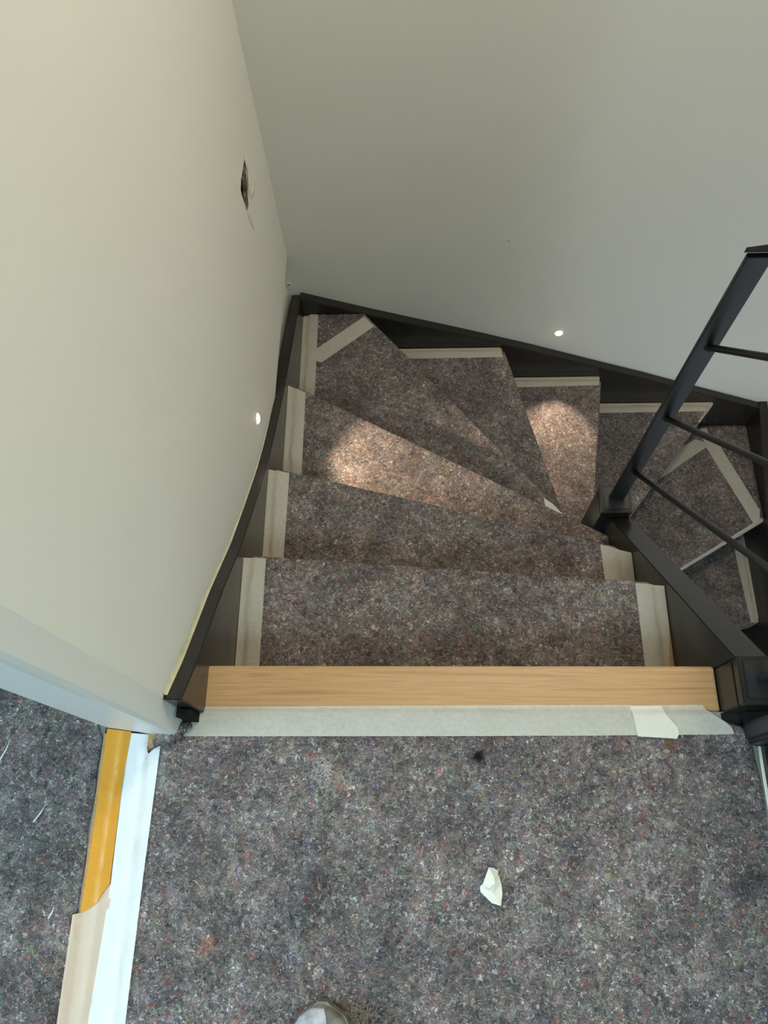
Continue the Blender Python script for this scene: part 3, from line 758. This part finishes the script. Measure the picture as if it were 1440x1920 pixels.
# landing edge tape and the short piece over it
def land_z(x, y):
    return (FT + .0016) * sstep(0.209, 0.2005, y) + land_h(x, y) * sstep(0.204, 0.194, y)
EDGE = [(-.391, .160), (-.10, .1615), (.10, .1625), (.30, .164), (.533, .167), (.531, .178), (.524, .187), (.508, .199), (.497, .209), (.4935, .2165), (.115, .2145), (-.371, .2105), (-.379, .204), (-.382, .192), (-.388, .190), (-.389, .176)]
tape_sheet(EDGE, 0.0, tape_mat('wide_masking_tape', (0.60, 0.585, 0.52), 0.36), 'long pale masking tape joining landing felt to wooden nosing board', 30, [], step=.007, wr=.0010, zf=lambda x, y: land_z(x, y) + .0008)
tape_sheet([(.376, .163), (.440, .1595), (.4445, .167), (.444, .178), (.434, .190), (.427, .200), (.423, .2145), (.370, .2135)], 0.0, tape_mat('fresh_masking_tape', (0.60, 0.585, 0.51), 0.05), 'short masking tape patch overlapping right end of the landing tape', 31, [], step=.006, wr=.0006, zf=lambda x, y: land_z(x, y) + .0022)

# doorway sill tapes
def sill_z(x, y): return 0.004 + 0.0022 * math.exp(-((x + 0.497 - 0.02 * (y)) / 0.006) ** 2) + 0.0015 * sstep(-.44, -.475, x)
tape_sheet([(-.5245, .1725), (-.524, .01), (-.526, -.111), (-.514, -.105), (-.502, -.096), (-.486, -.068), (-.486, .083), (-.482, .1675)], 0.0, TAPE_O, 'bright orange tape along the door sill', 40, [], step=.005, wr=.0012, zf=lambda x, y: sill_z(x, y) + .0012)
tape_sheet([(-.537, -.113), (-.526, -.1105), (-.502, -.096), (-.486, -.069), (-.480, -.073), (-.492, -.26), (-.494, -.95), (-.539, -.95), (-.5375, -.26)], 0.0, TAPE_B, 'beige tape continuing below the orange tape on the sill', 41, [f['side']], step=.007, wr=.0012, zf=lambda x, y: sill_z(x, y))
tape_sheet([(-.484, .1655), (-.486, .06), (-.484, -.07), (-.492, -.26), (-.494, -.95), (-.437, -.95), (-.435, -.26), (-.433, -.057), (-.429, .145), (-.440, .139), (-.448, .131), (-.452, .142), (-.450, .1625)], 0.0, TAPE_W, 'white tape between the orange tape and the landing felt', 42, [f['land']], step=.006, wr=.0010, zf=lambda x, y: max(0, sill_z(x, y) * sstep(-.445, -.46, x)) + .0004)

# ------------------------------------------------------------------ small loose things
# crumpled bit of masking tape on the landing
sc = empty('crumpled_tape', (0.121, -0.066, 0.006)); tag(sc, 'crumpled cream tape scrap lying on the landing felt', 'tape scrap')
SCR = tape_mat('scrap_tape', (0.64, 0.615, 0.52), 0.02)
zb = FT + 0.005
def poly3(name, pts, faces):
    bm = bmesh.new(); vs = [bm.verts.new((x, y, zb + z)) for x, y, z in pts]
    for q in faces: bm.faces.new([vs[i] for i in q])
    me = bpy.data.meshes.new(name); bm.to_mesh(me); bm.free(); o = link(name, me, SCR); under(o, sc); return o
poly3('lower_fold', [(.104, -.066, .003), (.108, -.063, .006), (.118, -.070, .008), (.127, -.060, .010), (.134, -.050, .006), (.1375, -.062, .004), (.1385, -.076, .003), (.1355, -.0935, .002), (.122, -.090, .002), (.112, -.081, .002), (.1045, -.074, .002), (.124, -.076, .005)],
      [(0, 1, 2, 11), (2, 3, 11), (3, 4, 5, 11), (5, 6, 7, 11), (7, 8, 11), (8, 9, 11), (9, 10, 0, 11)])
poly3('left_fold', [(.108, -.063, .0075), (.1165, -.044, .006), (.119, -.0385, .005), (.124, -.048, .011), (.1275, -.0595, .012), (.118, -.0695, .0095)], [(0, 1, 3, 5), (1, 2, 3), (3, 4, 5)])
poly3('right_fold', [(.119, -.0385, .004), (.126, -.0395, .003), (.1335, -.0435, .003), (.1330, -.0515, .004), (.1345, -.055, .005), (.1285, -.0605, .009), (.124, -.048, .008)], [(0, 1, 2, 6), (2, 3, 6), (3, 4, 5, 6)])
# pale splinters on the side room felt
for i, (a, b, lab) in enumerate((((-.702, .118), (-.688, .156), 'thin pale splinter on side room felt nearest the wall end'),
                                 ((-.626, .022), (-.609, .050), 'thin pale splinter on side room felt beside the orange tape'),
                                 ((-.576, -.119), (-.569, -.100), 'short pale splinter on side room felt beside the beige tape'))):
    A = Vector((*a, FT + .0045)); B = Vector((*b, FT + .006)); s = (B - A).normalized().cross(Vector((0, 0, 1))) * 0.0011
    bm = bmesh.new(); q = [bm.verts.new(p) for p in (A + s, A - s, A.lerp(B, .5) + Vector((.001, 0, -.001)) - s * .9, B, A.lerp(B, .5) + Vector((.001, 0, -.001)) + s * .9)]
    q2 = [bm.verts.new(v.co - Vector((0, 0, .0009))) for v in q]
    bm.faces.new(q); bm.faces.new(q2[::-1])
    for j in range(5): bm.faces.new((q[j], q2[j], q2[(j + 1) % 5], q[(j + 1) % 5]))
    tag(from_bm('splinter', bm, plain('pale_splinter', (0.62, 0.62, 0.60), 0.7)), lab, 'splinter', 'splinters on the side room felt')
# tufts lying on the landing felt
def tuft(c, size, colr, label, seed, n=90):
    rr = random.Random(seed); bm = bmesh.new()
    for i in range(n):
        p = Vector((c[0] + rr.gauss(0, size * .35), c[1] + rr.gauss(0, size * .35), FT + .004 + rr.uniform(0, size * .25)))
        a = rr.uniform(0, 6.28); d = Vector((math.cos(a), math.sin(a), rr.uniform(-.3, .3))); s = Vector((-d.y, d.x, 0)) * .0004; prev = None
        for k in range(4):
            cur = (bm.verts.new(p + s), bm.verts.new(p - s))
            if prev: bm.faces.new((prev[0], cur[0], cur[1], prev[1]))
            prev = cur; a += rr.uniform(-.6, .6); p = p + Vector((math.cos(a), math.sin(a), d.z)) * size * .22
    tag(from_bm('fibre_tuft', bm, plain('tuft_fibre', colr, 0.95, 0.1)), label, 'tuft')
tuft((.110, .130), .011, (.012, .012, .014), 'small black fibre tuft on landing felt below the landing tape', 1)
tuft((.427, .148), .010, (.20, .095, .04), 'small rust orange fibre tuft below the tape patch', 2, 45)
tuft((-.318, -.155), .018, (.50, .16, .07), 'thin orange fibre tuft on landing felt near the sill tapes', 3, 16)
tuft((-.082, -.248), .030, (.20, .165, .13), 'brown fibre tuft on the felt beside the shoe', 4, 110)
tuft((-.150, .105), .020, (.42, .36, .33), 'pale fibre tuft left on landing felt below the landing tape', 5, 40)

tube('nail_hole', (0.294, 1.6562, -0.495), (0.294, 1.6554, -0.495), 0.0022, plain('nail_hole_dark', (0.08, 0.07, 0.06), 0.9), wb, 8)
# screw plug in the back wall near the corner
pg = empty('wall_plug', (-0.392, 1.6558, -0.675)); tag(pg, 'small pale wall plug in back wall above the stringer corner', 'wall plug')
tube('plug_rim', (-0.392, 1.6559, -0.675), (-0.392, 1.6530, -0.675), 0.0058, plain('pale_plastic', (0.75, 0.72, 0.68), 0.5), pg, 14)
tube('plug_hole', (-0.392, 1.6529, -0.675), (-0.392, 1.6524, -0.675), 0.0030, plain('plug_hole_dark', (0.06, 0.04, 0.035), 0.8), pg, 10)

# the photographer's shoe: sole, upper with toe cap, tongue, laces
sh = empty('shoe', (-0.142, -0.37, 0.006)); tag(sh, 'scuffed grey work shoe with toe showing at bottom edge', 'shoe')
def shoe_outline(t):                           # t 0 heel .. 1 toe -> half widths
    return [(0.0, .012), (.05, .030), (.2, .036), (.4, .035), (.6, .042), (.75, .049), (.88, .044), (.95, .032), (.985, .017), (1.0, .004)]
def lerp_tab(tab, t):
    for (a, va), (b, vb) in zip(tab, tab[1:]):
        if a <= t <= b: return va + (vb - va) * (t - a) / (b - a)
    return tab[-1][1]
HT = [(0.0, .085), (.1, .098), (.3, .100), (.42, .098), (.55, .078), (.7, .058), (.85, .050), (.93, .046), (.98, .036), (1.0, .026)]
Y0, LEN, CX = -0.518, 0.292, -0.142; zs0 = FT + 0.0045
bm = bmesh.new(); prevr = None; rings = []
ts = [0, .02, .05, .1, .2, .3, .4, .5, .6, .7, .76, .82, .88, .92, .95, .975, .99, 1.0]
for t in ts:
    hw = lerp_tab(shoe_outline(t), t); ht = lerp_tab(HT, t); ring = []
    for j in range(13):
        a = math.pi * j / 12; x = CX + math.cos(a) * hw * (1.0 if math.sin(a) < .4 else 0.98) + 0.006 * t
        z = zs0 + .022 + (ht - .022) * (math.sin(a) ** 0.7)
        ring.append(bm.verts.new((x, Y0 + LEN * t, z)))
    if prevr:
        for j in range(12): bm.faces.new((prevr[j], prevr[j + 1], ring[j + 1], ring[j]))
    prevr = ring; rings.append(ring)
from_bm('upper', bm, plain('worn_grey_suede', (0.20, 0.185, 0.165), 0.85, 0.2, 70, 0.35, 0.5, 160), sh, True)
bm = bmesh.new(); out = []
for t in ts: out.append((CX + lerp_tab(shoe_outline(t), t) + .003 + .006 * t, Y0 + LEN * t + (.004 if t == 1 else 0)))
for t in ts[::-1]: out.append((CX - lerp_tab(shoe_outline(t), t) - .003 + .006 * t, Y0 + LEN * t + (.004 if t == 1 else 0)))
prism('sole', out, zs0, zs0 + .024, plain('olive_rubber', (0.17, 0.17, 0.14), 0.8, 0.2, 80, 0.2), sh)
# pale scuffed toe cover on the left half of the toe
bm = bmesh.new(); prevr = None
for t in [.80, .84, .88, .92, .95, .975, .99]:
    hw = lerp_tab(shoe_outline(t), t); ht = lerp_tab(HT, t); ring = []
    for j in range(5, 12):
        a = math.pi * j / 12
        ring.append(bm.verts.new((CX + math.cos(a) * (hw + .0012) + 0.006 * t, Y0 + LEN * t, zs0 + .0225 + (ht - .0205) * (math.sin(a) ** 0.7))))
    if prevr:
        for j in range(6): bm.faces.new((prevr[j], prevr[j + 1], ring[j + 1], ring[j]))
    prevr = ring
from_bm('toe_cap', bm, plain('scuffed_toe_rubber', (0.42, 0.41, 0.42), 0.7, 0.3, 55, 0.35, 0.6, 90), sh, True)
for i in range(4):
    y = Y0 + LEN * (.44 + .07 * i); z = zs0 + lerp_tab(HT, .44 + .07 * i) + .004
    tube('lace', (CX - .022, y, z - .004), (CX + .026, y + .012, z - .002), .0022, plain('grey_lace', (.3, .3, .3), .9), sh, 8)
